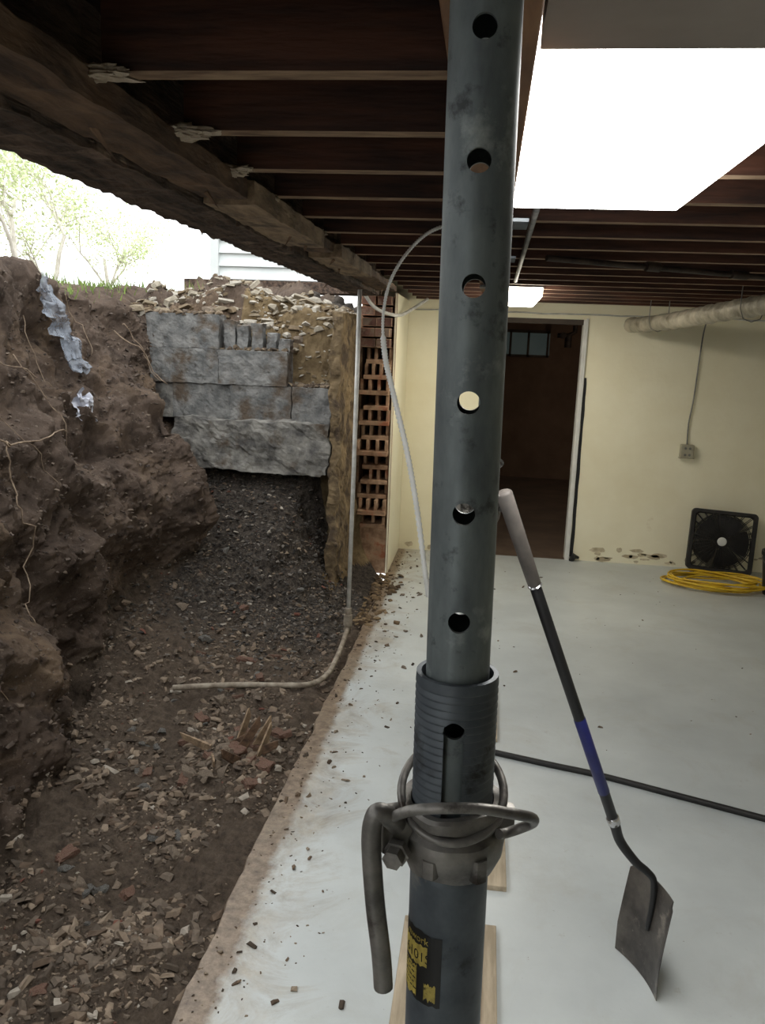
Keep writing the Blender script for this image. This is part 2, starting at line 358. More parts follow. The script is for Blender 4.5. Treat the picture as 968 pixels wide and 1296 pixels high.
for i in range(16):
    y=random.uniform(1.4,5.2); b=MB(); l=random.uniform(.04,.10); xx=random.choice((random.uniform(-.90,-.86),random.uniform(-.70,-.60)))
    b.add([(-.006,-l/2,-.003),(.007,-l/2,-.004),(.004,-l/2,.004),(.001,l/2,0)],[(0,1,2),(0,1,3),(1,2,3),(2,0,3)]); o=b.obj('wood_splinter',M_plate2); o.location=(xx,y,2.034); o.rotation_euler=(random.uniform(-.9,-.1),random.uniform(-.6,.6),random.uniform(-.8,.8)); thing(o,'jagged brown splinter hanging from the sill beam','wood','splinters on the sill beam')
for yy,sx in ((1.28,1),(1.62,.9),(1.96,.75),(2.30,.5),(2.98,.5)):
    bm=bmesh.new(); bmesh.ops.create_icosphere(bm,subdivisions=4,radius=1)
    for v in bm.verts:
        p=v.co.copy(); d=1+.5*noise.fractal(p*1.6+Vector((yy*7,0,0)),.5,2.1,6); v.co=Vector((p.x*.070*sx*d,p.y*.022*d,p.z*.013*d))
    me=bpy.data.meshes.new('mortar_lump'); bm.to_mesh(me); bm.free(); me.materials.append(M_foam)
    o=bpy.data.objects.new('mortar_lump',me); o.location=(-.62+random.uniform(-.01,.02),yy-.012,2.093); COL.objects.link(o)
    thing(o,'crumbly off-white mortar lump on a joist end','mortar','mortar lumps on the joist ends')
b=MB(); b.box((-.061,-.8,2.0),(.028,4.3,2.099)); thing(b.obj('header_beam',M_lumber,bevel=.002),'brown timber header resting on the shoring posts','beam')
b=MB(); b.box((.036,.35,2.050),(1.6,1.043,2.099)); struct(b.obj('trim_4',M_board),'flat gray ceiling board')
# ---------------------------------------------------------------- light fixtures
def fixture(name,x0,x1,y0,y1,z0,z1,ml,lab):
    e=empty(name,((x0+x1)/2,(y0+y1)/2,z1))
    b=MB(); t=.006
    b.box((x0-t,y0,z1-.012),(x0,y1+t,z1)); b.box((x1,y0,z1-.012),(x1+t,y1+t,z1)); b.box((x0,y1,z1-.012),(x1,y1+t,z1)); b.box((x0,y0,z1-.006),(x1,y1,z1))
    h=b.obj('housing',M_white)
    b=MB(); b.box((x0,y0,z0),(x1,y1,z1-.008)); d=b.obj('diffuser',ml,bevel=.004); d['label']='glowing acrylic diffuser'
    parent_keep(e,h,d); thing(e,lab,'light fixture'); return e
fixture('ceiling_light',.035,.418,1.046,2.13,2.053,2.099,M_light,'large glowing white rectangular ceiling light under the joists')
fixture('ceiling_light',.09,.29,5.15,6.3,2.04,2.099,M_light2,'small glowing warm ceiling light near the doorway')
e=empty('added_fill_bulb',(2.2,9.4,2.29)); b=MB(); b.lathe([(.001,1.99),(.03,2.01),(.04,2.05),(.03,2.09),(.018,2.12),(.001,2.12)],20,c=(2.2,9.4,0),closed=False); b1=b.obj('bulb',M_fill_bulb,smooth=True)  # bulb out of view, added to brighten the room behind the doorway
b=MB(); b.lathe([(.02,2.11),(.03,2.11),(.05,2.28),(.05,2.289),(.001,2.289)],20,c=(2.2,9.4,0),closed=False); b2=b.obj('fill_bulb_holder',M_white,smooth=True,auto=40); parent_keep(e,b1,b2); thing(e,'unseen warm bulb added to brighten the brown far room','added fill light')
ld=bpy.data.lights.new('far_room_fill_light','POINT'); ld.energy=9; ld.color=(1,.84,.68); ld.shadow_soft_size=.08; lo_=bpy.data.objects.new('far_room_fill_light',ld); lo_.location=(2.2,9.4,1.93); COL.objects.link(lo_)  # added point light, does the actual filling of the far room
# ---------------------------------------------------------------- SHORING POST
post=empty('shoring_post',(.011,.6,.02),(0,-.014,0))
hz=[1.912+.08,1.912,1.832,1.753,1.675,1.597,1.517,1.434]
b=MB(); b.lathe([(.0241,1.28),(.0241,1.965),(.0205,1.965),(.0205,1.28)],64); it=b.obj('inner_tube',M_galv,smooth=True,auto=40)
b=MB()
for h in hz: b.tube([(0,-.06,h-.02),(0,.06,h-.02)],.0080,28)
cut=b.obj('cut',M_galv); boolean(it,cut)
prof=[(.0275,.01),(.031,.01),(.031,1.285),(.0315,1.288)]
z=1.29
while z<1.444: prof+=[(.0302,z+.0010),(.0302,z+.0022),(.0316,z+.0032),(.0316,z+.0048)]; z+=.0060
prof+=[(.0312,1.450),(.0312,1.451),(.0275,1.451)]
b=MB(); b.lathe(prof,72); ot=b.obj('outer_tube',M_outer,smooth=True,auto=35)
b=MB(); b.box((-.0075,-.06,1.322),(.0075,.06,1.412)); cut=b.obj('cut',M_outer); boolean(ot,cut)
b=MB(); b.tube([(0,-.06,1.414),(0,.0,1.414)],.0082,28); cut=b.obj('cut',M_outer); boolean(ot,cut)
prof=[(.0325,1.292),(.0345,1.292),(.037,1.298),(.0405,1.306),(.042,1.316),(.041,1.324),(.0375,1.328),(.037,1.334),(.0405,1.337),(.0405,1.345),(.0385,1.348),(.0325,1.348)]
b=MB(); b.lathe([(r,z) for r,z in prof],64)
for i,v in enumerate(b.v):
    p=Vector(v); b.v[i]=tuple(p+noise.noise_vector(p*45)*.0022)
def ear(ang,l,w,z0,z1):
    rot=Matrix.Rotation(ang,3,'Z'); ring=[(.03,-w),(l-w*.6,-w),(l-.1*w,-w*.7),(l,0),(l-.1*w,w*.7),(l-w*.6,w),(.03,w)]
    vs=[rot@Vector((x,y,z0)) for x,y in ring]+[rot@Vector((x,y,z1)) for x,y in ring]; k=len(ring)
    b.add(vs,[tuple(range(k)),tuple(range(k,2*k))]+[(i,(i+1)%k,(i+1)%k+k,i+k) for i in range(k)])
ear(R(205),.060,.011,1.312,1.342); ear(R(8),.050,.008,1.322,1.338); ear(R(90),.05,.012,1.318,1.34); ear(R(-55),.045,.006,1.298,1.316); ear(R(-110),.044,.006,1.300,1.314)
nut=b.obj('collar_nut',M_cast,smooth=True,auto=35)
b=MB(); 
c0=Vector((-.038,-.034,1.318)); dr=Vector((-.25,-.95,-.1)).normalized()
b.tube([c0,c0+dr*.006,c0+dr*.0061,c0+dr*.014,c0+dr*.0145],[.0105,.0105,.008,.008,.004],6); bolt=b.obj('bolt',M_cast)
b=MB(); P=smoothpts([(-.040,-.030,1.336),(-.048,-.040,1.350),(-.055,-.042,1.350),(-.058,-.042,1.33),(-.054,-.043,1.28),(-.048,-.044,1.235),(-.0455,-.044,1.206)],6)
b.tube(P,.0075,14); dh=b.obj('drop_handle',M_cast,smooth=True,auto=50)
b=MB(); P=smoothpts([(-.042,-.026,1.334),(-.042,-.040,1.348),(-.028,-.050,1.361),(-.005,-.055,1.368),(.022,-.053,1.369),(.046,-.044,1.362),(.060,-.030,1.352),(.062,-.018,1.341),(.054,-.012,1.332),(.043,-.014,1.328),(.037,-.020,1.330)],6)
b.tube(P,.0040,12); lp=b.obj('loop_handle',M_cast,smooth=True,auto=50)
b=MB(); P=[]
for i in range(40):
    a=2*math.pi*i/40; P.append((.040*math.cos(a),.041*math.sin(a),1.352+.020*math.sin(a)))
b.tube(P,.0034,10,closed=True); rg=b.obj('locking_pin_ring',M_cast,smooth=True)
b=MB(); b.box((-.075,-.075,0),(.075,.075,.008)); b.lathe([(.031,.008),(.036,.008),(.031,.016)],32); bp_=b.obj('base_plate',M_outer)
b=MB(); b.box((-.06,-.06,1.965),(.06,.06,1.972)); tp=b.obj('head_plate',M_outer)
def cyl(s,z,r): a=s/r-math.pi/2; return (r*math.cos(a),r*math.sin(a),z)
rs=.03135
b=MB()
def patch(s0,s1,z0,z1,r,mi,jag=0):
    n=14; vs=[];
    for i in range(n+1):
        s=s0+(s1-s0)*i/n
        vs.append(cyl(s,z0+(random.uniform(-jag,jag)),r)); vs.append(cyl(s,z1+(random.uniform(-jag,jag)),r))
    b.add(vs,[(2*i,2*i+2,2*i+3,2*i+1) for i in range(n)],mi)
zt=1.243
patch(-.044,-.002,zt-.062,zt,rs,0,.0015)
patch(-.043,-.014,zt-.030,zt-.012,rs+.00015,1,.0012)
patch(-.043,-.024,zt-.060,zt-.033,rs+.00015,1,.002)
patch(-.016,-.006,zt-.058,zt-.044,rs+.00015,1,.002)
for k in range(5):
    z=zt-.036-k*.0045; s=-.042
    while s<-.026:
        l=random.uniform(.001,.004); patch(s,s+l,z,z+.0013,rs+.0003,0,.0001); s+=l+random.uniform(.0006,.0015)
def ctext(txt,s0,zz,size,r,mi):
    cu=bpy.data.curves.new('t','FONT'); cu.body=txt; cu.size=size; to=bpy.data.objects.new('t',cu); COL.objects.link(to)
    dg=bpy.context.evaluated_depsgraph_get(); me=bpy.data.meshes.new_from_object(to.evaluated_get(dg))
    b.add([cyl(s0+v.co.x,zz+v.co.y,r) for v in me.vertices],[tuple(p.vertices) for p in me.polygons],mi)
    bpy.data.objects.remove(to)
ctext('mwork',-.038,zt-.0095,.0085,rs+.0003,1)
ctext('6101S',-.040,zt-.026,.012,rs+.0003,0)
st=b.obj('sticker',[M_sblack,M_yellow]); st['label']='torn black and yellow sticker'
parent(post,it,ot,nut,bolt,dh,lp,rg,bp_,tp,st)
thing(post,'worn galvanized adjustable steel shoring post with threaded collar and holes','shoring post','shoring posts under the header')
b=MB(); b.box((-.13,.35,0),(.13,.85,.019)); thing(b.obj('wooden_pad',M_padwood,bevel=.002),'pale timber pad under a shoring post','wood plank','timber pads under the posts')
for (x0,x1,a,c,px,py) in ((-.15,.125,1.45,2.24,.006,1.94),(-.12,.16,2.43,2.9,.0,2.66),(-.12,.14,3.48,4.1,.0,3.8)):
    b=MB(); b.box((x0,a,0),(x1,c,.019)); thing(b.obj('wooden_pad',M_padwood,bevel=.002),'pale timber pad under a shoring post','wood plank','timber pads under the posts')
    copy_thing(post,(px,py,.02),(0,0,0))
# ---------------------------------------------------------------- SHOVEL
T=Vector((.051,1.9,1.397)); S=Vector((.420,2.13,.451)); ax=(S-T).normalized(); Ln=(S-T).length
sh=empty('shovel',(.535,2.14,0))
def seg(name,a,c,r0,r1,m,sg=20):
    b=MB(); A=T+ax*Ln*a; C=T+ax*Ln*c; b.tube([A,A+ax*.006,(A+C)/2,C-ax*.004,C],[r0*.7,r0,(r0+r1)/2,r1,r1*.8],sg); return b.obj(name,m,smooth=True,auto=50)
g=seg('grip',0,.245,.0195,.0165,M_grip); c1=seg('upper_collar',.243,.252,.0178,.0178,M_chrome); s1=seg('shaft',.25,.98,.0145,.0145,M_blk); s2=seg('blue_sleeve',.635,.885,.0156,.0156,M_blue); c2=seg('lower_collar',.965,.995,.018,.017,M_chrome)
Bc=Vector((.530,2.135,.002))
b=MB(); P=smoothpts([S-ax*.03,S,S+ax*.06,Vector((.485,2.137,.345)),Vector((.518,2.14,.318)),Vector((.540,2.138,.29)),Bc+Vector((.012,0,.22)),Bc+Vector((.006,0,.14))],5)
n=len(P); b.tube(P,[.016-.009*(i/(n-1)) for i in range(n)],14); so=b.obj('socket',M_blk,smooth=True)
W=Vector((.388,-.922,0)); U=Vector((.020,0,.29)).normalized(); Nn=W.cross(U).normalized()
b=MB(); nu,nv=18,18; vs=[];fs=[]
def bladep(u,v,off):
    wd=.104*(1-.03*v)
    cup=.016*(u*u)-.008*v*v
    if abs(u)>.88: cup+=.010*min(1,v*3)
    top=0.0 if abs(u)<.85 else -.012*((abs(u)-.85)/.15)**2
    return Bc+W*u*wd+U*(v*(.285+top))+Nn*(cup+off)
for sd in (0,1):
    for j in range(nv+1):
        for i in range(nu+1): vs.append(bladep(i/nu*2-1,j/nv,.002*sd))
st_=(nu+1)*(nv+1)
for sd in (0,1):
    for j in range(nv):
        for i in range(nu):
            fs.append((sd*st_+j*(nu+1)+i,sd*st_+j*(nu+1)+i+1,sd*st_+(j+1)*(nu+1)+i+1,sd*st_+(j+1)*(nu+1)+i))
edge=[(i,0) for i in range(nu+1)]+[(nu,j) for j in range(1,nv+1)]+[(i,nv) for i in range(nu-1,-1,-1)]+[(0,j) for j in range(nv-1,0,-1)]
idx=[j*(nu+1)+i for i,j in edge]
for k in range(len(idx)): a=idx[k];c=idx[(k+1)%len(idx)]; fs.append((a,c,c+st_,a+st_))
b.add(vs,fs); bl=b.obj('blade',M_blade,smooth=True,auto=50)
parent_keep(sh,g,c1,s1,s2,c2,so,bl); thing(sh,'square-blade shovel with gray grip and black and blue shaft','shovel')
# ---------------------------------------------------------------- black hose on floor
b=MB(); P=smoothpts([(.06,3.38,.012),(.35,3.30,.012),(.562,3.245,.012),(.85,3.14,.012),(1.146,3.03,.012),(1.5,2.9,.012)],8); b.tube(P,.0125,12)
thing(b.obj('black_hose',M_blk2,smooth=True),'thin black rubber hose lying across the painted floor','hose')
b=MB(); P=[]
for i in range(640):
    a=i/640*2*math.pi*8; r=1+.40*noise.noise((a*.30,0,0))+.22*math.sin(a*.37)
    P.append((1.83+.36*r*math.cos(a)+.10*noise.noise((a*.2,5,0)),6.45+r*.21*math.sin(a)+.08*noise.noise((a*.3,9,0)),.010+.012*((i/80)%6)*.7+.010*math.sin(a*2.3)+.010))
b.tube(P,.0078,8); thing(b.obj('extension_cord',M_yel,smooth=True),'yellow coiled extension cord on the floor by the fan','cord')
# ---------------------------------------------------------------- BOX FAN
fan=empty('box_fan',(1.95,6.84,.0),(R(-9),R(1.5),R(-9)))
hs=.25; dp=.05
b=MB()
def rring(hw,cr,n=8):
    out=[]
    for cx,cz,a0 in ((hw-cr,hw-cr,0),(-hw+cr,hw-cr,90),(-hw+cr,-hw+cr,180),(hw-cr,-hw+cr,270)):
        for k in range(n+1): a=R(a0+90*k/n); out.append((cx+cr*math.cos(a),cz+cr*math.sin(a)))
    return out
Lr=[(rring(hs,.035),-dp),(rring(hs,.035),dp),(rring(hs-.022,.03),dp),(rring(hs-.035,.03),-dp+.012),(rring(hs-.026,.03),-dp)]
nn=len(Lr[0][0]); vs=[];fs=[]
for ring,yy in Lr:
    for x,z in ring: vs.append((x,yy,z+.27))
for i in range(5):
    j=(i+1)%5
    for k in range(nn): l=(k+1)%nn; fs.append((i*nn+k,i*nn+l,j*nn+l,j*nn+k))
b.add(vs,fs); fr=b.obj('fan_frame',M_dusty,smooth=True,auto=40)
b=MB()
for yy in (-dp+.004,dp-.004):
    for i in range(1,21):
        r=.0112*i
        b.tube([(r*math.cos(2*math.pi*k/40),yy,.27+r*math.sin(2*math.pi*k/40)) for k in range(40)],.0028,5,closed=True)
    for k in range(32):
        a=2*math.pi*k/32; rr=.235/max(abs(math.cos(a)),abs(math.sin(a))); rr=min(rr,.30)
        b.tube([(.03*math.cos(a),yy,.27+.03*math.sin(a)),(rr*math.cos(a),yy,.27+rr*math.sin(a))],.003,5)
gr=b.obj('grille',M_dusty,smooth=True)
b=MB(); b.tube([(0,-dp-.006,.27),(0,-dp,.27),(0,-dp+.01,.27)],[.030,.036,.036],24); hb=b.obj('hub_badge',M_white,smooth=True,auto=40); hb['label']='round white hub badge'
b=MB(); b.tube([(0,-.03,.27),(0,.03,.27)],.06,20); mo=b.obj('motor',M_dusty,smooth=True,auto=40)
bls=[]
for k in range(5):
    b=MB(); vs=[];fs=[]
    for i in range(7):
        r=.04+.17*i/6; w_=1.0+.2*math.sin(i/6*3.1)
        for j in range(5):
            a=2*math.pi*k/5+(j/4-.5)*w_; vs.append((r*math.cos(a),(j/4-.5)*.05,.27+r*math.sin(a)))
    for i in range(6):
        for j in range(4): fs.append((i*5+j,i*5+j+1,(i+1)*5+j+1,(i+1)*5+j))
    b.add(vs,fs); bls.append(b.obj('fan_blade',M_blk,smooth=True))
for x in (-.19,.15):
    b=MB(); b.box((x,-.08,0),(x+.035,.08,.025)); bls.append(b.obj('foot',M_blk,bevel=.003))
parent(fan,fr,gr,hb,mo,*bls); thing(fan,'dusty black square box fan leaning against the cream wall','fan')
b=MB(); b.lathe([(.001,0),(.12,0),(.15,.30),(.158,.30),(.158,.33),(.145,.33),(.115,.01),(.001,.01)],40); bk=b.obj('bucket_body',M_blk,smooth=True,auto=40)
b=MB(); b.tube([(.155*math.cos(a/12*math.pi),0-.12*math.sin(a/12*math.pi),.30-.10*math.sin(a/12*math.pi)) for a in range(13)],.003,6)
for i,v in enumerate(b.v):
    x,y,z=b.v[i]; rr=math.hypot(x,y)
    if rr<.165: b.v[i]=(x*.165/max(rr,.01),y*.165/max(rr,.01),z)
bh=b.obj('handle',M_metal,smooth=True)
be=empty('bucket',(2.27,6.33,0)); parent(be,bk,bh); thing(be,'black plastic bucket standing beside the fan','bucket')
# ---------------------------------------------------------------- wall things
e=empty('wall_outlet',(1.637,6.99,.98))
b=MB(); b.box((1.585,6.955,.92),(1.692,6.999,1.032)); o1=b.obj('outlet_box',M_outlet,bevel=.008)
b=MB(); b.box((1.588,6.949,.923),(1.689,6.955,1.029)); o2=b.obj('cover_plate',M_outlet,bevel=.0025)
sl=[]
for zz in (.937,.990):
    for xx in (1.616,1.650):
        b=MB(); b.tube([(xx+.006,6.9465,zz+.012),(xx+.006,6.949,zz+.012)],.010,12); sl.append(b.obj('socket_slot',M_metal))
parent_keep(e,o1,o2,*sl); thing(e,'beige surface outlet box on the cream wall','outlet')
b=MB(); b.tube(smoothpts([(1.70,6.975,2.09),(1.672,6.985,1.93),(1.66,6.985,1.7),(1.65,6.985,1.4),(1.632,6.985,1.2),(1.637,6.985,1.03)],6),.0055,8)
thing(b.obj('outlet_cable',M_metal,smooth=True),'gray cable dropping down the wall to the outlet','cable')
b=MB(); P=[(-.66+i*.12,6.985-(.01 if i%2 else 0),2.03+.012*noise.noise((i*.6,2,0))) for i in range(30)]; b.tube(P,.006,7); thing(b.obj('wall_cable',M_pvc,smooth=True),'white cable run along the top of the wall','cable')
b=MB(); A=Vector((1.08,6.85,1.955)); C=Vector((1.74,2.9,2.035)); P=[];rr=[]
for i in range(110):
    t=i/109; P.append(A.lerp(C,t)+Vector((0,0,-.010*math.sin(t*9)))); rr.append(.055+.003*math.sin(i*1.3)+.005*noise.noise((i*.3,0,0)))
b.tube(P,rr,28)
for i,v in enumerate(b.v):
    p=Vector(v); b.v[i]=tuple(p+noise.noise_vector(p*14)*.006+noise.noise_vector(p*40)*.003)
db=b.obj('duct_body',M_ductm,smooth=True)
hg=[]
for t in (.15,.5,.85):
    c=A.lerp(C,t); b=MB(); b.tube([(c.x-.062,c.y,2.285),(c.x-.066,c.y,c.z),(c.x-.045,c.y,c.z-.055),(c.x,c.y,c.z-.072),(c.x+.045,c.y,c.z-.055),(c.x+.066,c.y,c.z),(c.x+.062,c.y,2.285)],.003,6); hg.append(b.obj('hanger_strap',M_metal,smooth=True))
de=empty('insulated_duct',tuple(A)); parent_keep(de,db,*hg); thing(de,'off-white foil wrapped round duct hanging under the joists','duct')
b=MB(); b.tube([(.10,2.145,2.090),(.115,4.7,2.090)],.0095,10); thing(b.obj('ceiling_conduit',M_metal,smooth=True),'thin gray metal conduit running along the ceiling to the light','pipe')
b=MB(); b.tube([(.2,3.45,2.08),(1.1,3.95,2.08),(1.35,4.09,2.08)],.012,10); b.tube([(.62,3.67,2.08),(.68,3.705,2.08)],.019,10); b.tube([(1.02,3.9,2.08),(1.1,3.95,2.08)],.019,10)
thing(b.obj('water_pipe',M_iron,smooth=True,auto=40),'dark iron water pipe with couplings under the joists','pipe')
b=MB(); b.box((.035,2.64,2.082),(.075,2.70,2.0995)); thing(b.obj('junction_box',M_white,bevel=.004),'small white ceiling junction box','junction box')
b=MB(); b.tube([(1.08,11.2,2.289),(1.08,11.2,2.0),(1.0,11.2,1.95),(.86,11.2,1.95)],.03,12); b.tube([(1.0,11.2,1.95),(1.0,11.2,1.80)],.045,12); b.tube([(.92,11.14,1.95),(.92,11.0,1.95)],.04,12)
thing(b.obj('pipe_assembly',M_iron,smooth=True,auto=40),'brown pipe fitting hanging in the dim far room','pipe')
# ---------------------------------------------------------------- conduits
e=empty('electrical_conduit',(-.75,4.75,0))
b=MB(); b.tube([(-.742,4.75,2.025),(-.745,4.75,1.0),(-.752,4.75,.10)],.0125,14); p1=b.obj('conduit_pipe',M_pvc,smooth=True)
b=MB(); b.tube([(-.752,4.75,.16),(-.752,4.75,.12),(-.752,4.75,.119),(-.752,4.75,.05),(-.752,4.748,.049),(-.752,4.74,.0)],[.02,.02,.027,.027,.02,.02],14); p2=b.obj('coupling',M_mud,smooth=True,auto=40)
b=MB(); b.tube(smoothpts([(-.752,4.745,.03),(-.745,4.55,.015),(-.735,4.3,.018),(-.74,4.05,.018),(-.80,3.90,.018),(-.95,3.86,.015),(-1.2,3.82,.010),(-1.47,3.75,.0)],8),.0145,12); p3=b.obj('flexible_tail',M_mud,smooth=True); p3['label']='muddy flexible conduit tail lying on the dirt'
parent_keep(e,p1,p2,p3); thing(e,'thin white vertical conduit with muddy flexible tail at the slab edge','conduit')
b=MB(); P=smoothpts([(-.05,2.64,2.088),(-.18,2.69,2.080),(-.27,2.78,2.03),(-.347,2.9,1.938),(-.382,3.0,1.82),(-.374,3.03,1.682),(-.34,3.06,1.54),(-.284,3.07,1.337),(-.238,3.07,1.13),(-.192,3.065,.872),(-.175,3.06,.78)],26)
rr=[]; n=len(P)
for i in range(n):
    t=i/n; r=.0052 if t<.45 else .0100; rr.append(r*(1+.18*(1 if i%2 else -1)))
b.tube(P,rr,12); thing(b.obj('armored_cable',M_white,smooth=True),'white ribbed flexible cable dangling from the ceiling','cable')
b=MB(); b.tube(smoothpts([(-.86,5.62,2.08),(-.80,5.65,1.99),(-.74,5.75,1.95),(-.66,6.05,1.94),(-.60,6.4,2.0),(-.5,6.6,2.09)],6),.012,10)
thing(b.obj('looped_cable',M_pvc,smooth=True),'thick white cable looping over the broken wall top','cable')
# ---------------------------------------------------------------- TERRAIN
ST={
-2.0:[(-.60,-.07),(-.80,-.12),(-1.0,-.15),(-1.25,-.12),(-1.4,.3),(-1.6,.9),(-1.9,1.5),(-2.2,1.95),(-3.5,2.1),(-16,2.2)],
.3:[(-.60,-.07),(-.80,-.11),(-1.0,-.14),(-1.25,-.12),(-1.4,.3),(-1.6,.9),(-1.9,1.5),(-2.2,1.95),(-3.5,2.1),(-16,2.2)],
1.8:[(-.60,-.06),(-.80,-.08),(-1.05,-.13),(-1.4,-.12),(-1.55,.3),(-1.75,.9),(-2.0,1.5),(-2.3,1.95),(-3.5,2.1),(-16,2.2)],
2.8:[(-.60,-.06),(-.80,-.05),(-1.2,-.11),(-1.66,-.08),(-1.8,.35),(-1.95,.9),(-2.15,1.5),(-2.4,2.0),(-3.5,2.1),(-16,2.2)],
3.6:[(-.60,-.06),(-.80,-.04),(-1.3,-.08),(-1.9,0),(-1.97,.4),(-2.07,.9),(-2.25,1.5),(-2.45,2.02),(-3.5,2.1),(-16,2.2)],
4.3:[(-.62,-.06),(-.82,-.03),(-1.3,.0),(-2.0,.2),(-1.98,.6),(-2.05,1.05),(-2.35,1.5),(-2.5,2.0),(-3.5,2.1),(-16,2.3)],
4.85:[(-.64,-.06),(-.84,-.02),(-1.3,.16),(-1.74,.40),(-1.72,.8),(-1.86,1.15),(-2.3,1.5),(-2.5,1.95),(-3.5,2.1),(-16,2.3)],
5.0:[(-.64,-.06),(-.86,-.01),(-1.3,.30),(-1.98,.55),(-2.1,.9),(-2.15,1.2),(-2.3,1.55),(-2.45,1.9),(-3.5,2.1),(-16,2.3)],
5.45:[(-.64,-.05),(-.88,.0),(-1.3,.70),(-2.0,.80),(-2.2,1.1),(-2.3,1.4),(-2.4,1.7),(-2.5,1.9),(-3.5,2.1),(-16,2.3)],
5.6:[(-.64,-.05),(-.92,.03),(-1.15,.84),(-2.0,.9),(-2.2,1.2),(-2.3,1.5),(-2.4,1.75),(-2.5,1.9),(-3.5,2.1),(-16,2.3)],
5.78:[(-.64,-.05),(-.93,.06),(-1.02,1.3),(-1.5,1.7),(-1.9,1.85),(-2.1,1.9),(-2.3,1.95),(-2.5,1.98),(-3.5,2.1),(-16,2.3)],
6.0:[(-.64,-.05),(-.94,.10),(-1.0,1.9),(-1.4,2.02),(-1.7,2.04),(-2.0,2.04),(-2.3,2.05),(-2.5,2.05),(-3.5,2.1),(-16,2.3)],
6.16:[(-.80,-.03),(-.955,.5),(-1.0,1.96),(-1.4,2.05),(-1.7,2.06),(-2.0,2.06),(-2.3,2.06),(-2.5,2.06),(-3.5,2.1),(-16,2.3)],
8.0:[(-1.12,.1),(-1.12,1.0),(-1.13,1.96),(-1.4,2.08),(-1.7,2.1),(-2.0,2.1),(-2.3,2.1),(-2.5,2.1),(-3.5,2.15),(-16,2.3)],
22.0:[(-1.12,.1),(-1.12,1.0),(-1.13,2.1),(-1.4,2.2),(-1.7,2.2),(-2.0,2.2),(-2.3,2.2),(-2.5,2.2),(-3.5,2.3),(-16,2.5)]}
ks=sorted(ST)
def station(y):
    for i in range(len(ks)-1):
        if ks[i]<=y<=ks[i+1]:
            t=(y-ks[i])/(ks[i+1]-ks[i]); return [(a[0]*(1-t)+c[0]*t,a[1]*(1-t)+c[1]*t) for a,c in zip(ST[ks[i]],ST[ks[i+1]])]
segs=[14,44,50,50,54,48,40,26,26]
ys=[-2.0+i*.1 for i in range(30)]+[1.0+i*.0095 for i in range(int(5.2/.0095))]
y=ys[-1]
while y<22: y+=max(.03,(y-6)*.09); ys.append(min(y,22))
cols=sum(segs)+1; V=[];Z=[]
for y in ys:
    s=station(y)
    for i,c in enumerate(segs):
        for k in range(c):
            t=k/c
            if i==8: t=t*t
            V.append(Vector((s[i][0]*(1-t)+s[i+1][0]*t,y,s[i][1]*(1-t)+s[i+1][1]*t))); Z.append(i+t)
    V.append(Vector((s[9][0],y,s[9][1]))); Z.append(9)
rows=len(ys); F=[(r*cols+c,(r+1)*cols+c,(r+1)*cols+c+1,r*cols+c+1) for r in range(rows-1) for c in range(cols-1)]
me=bpy.data.meshes.new('dirt_bank'); me.from_pydata(V,[],F); me.update()
nor=[v.normal.copy() for v in me.vertices]
sgn=1 if nor[100*cols+20].z>0 else -1
def vor(p,wd):
    d,pt=noise.voronoi(p)
    h=math.sin(pt[0].x*12.9898+pt[0].y*78.233+pt[0].z*37.719)*43758.5453
    t=min(1,(d[1]-d[0])/wd); return t*t*(3-2*t),(h-math.floor(h))-.5
ca=me.color_attributes.new('zone','FLOAT_COLOR','POINT'); cz=[]
for i,v in enumerate(me.vertices):
    p=V[i]; q=Z[i]; nm=nor[i]*sgn
    w_=min(1,max(0,(q-.1)/.7)); face=1 if 2.9<q<7.2 else .3
    if p.y>5.3 and q<2.3: face=.35
    big=noise.fractal(p*1.6,.8,2.1,3)
    d=.17*big*face
    if p.x>-3.4 and p.y<8:
        wp=p+noise.noise_vector(p*2.5)*.14+noise.noise_vector(p*9)*.03
        c1,r1=vor(wp*2.2,.20); c2,r2=vor(wp*6.0+Vector((3,1,2)),.24)
        soft=.5+.5*noise.noise(p*1.3+Vector((9,2,4)))
        d+=face*(.13*r1*c1+.040*r2*c2*(.3+.9*soft))
        d+=.026*noise.fractal(p*7,.6,2.2,5)*(.35+.65*face)+.013*noise.fractal(p*26,.4,2.2,4)*(.4+.9*soft)
    else: d+=.03*noise.fractal(p*5,.6,2.1,3)
    hp=math.exp(-(((p.x+.98)/.16)**2+((p.y-3.2)/.17)**2))*.08
    d*=w_
    if p.x<-3: d*=.4
    v.co=p+nm*d+Vector((0,0,hp*w_))
    floor_=1 if q<2.9 else max(0,1-(q-2.9)/.5)
    grav=min(1,max(0,(p.y-3.9)/1.1))*min(1,max(0,(3.1-q)/.15)) if p.z>-.03 else 0
    clay=1 if ((p.y>5.62 and p.x>-1.75 and p.z>.5) or (p.y>5.3 and p.x>-1.02 and p.z>.1)) else 0
    if p.y>6.3: clay=0
    cz+= [floor_,grav*(1-clay),clay,1]
ca.data.foreach_set('color',cz)
if sgn<0: me.flip_normals()
me.polygons.foreach_set('use_smooth',[True]*len(me.polygons)); me.materials.append(M_soil); me.update()
ter=bpy.data.objects.new('dirt_bank',me); COL.objects.link(ter); thing(ter,'excavated brown soil bank and rubble trench beside the slab','soil',kind='stuff')
BV=bvhtree.BVHTree.FromPolygons([v.co for v in me.vertices],[tuple(p.vertices) for p in me.polygons])
def drop(x,y,top=3.0):
    h=BV.ray_cast(Vector((x,y,top)),Vector((0,0,-1)))
    return h[0].z if h[0] else 0
def near(p): 
    h=BV.find_nearest(Vector(p)); return h[0],h[1]
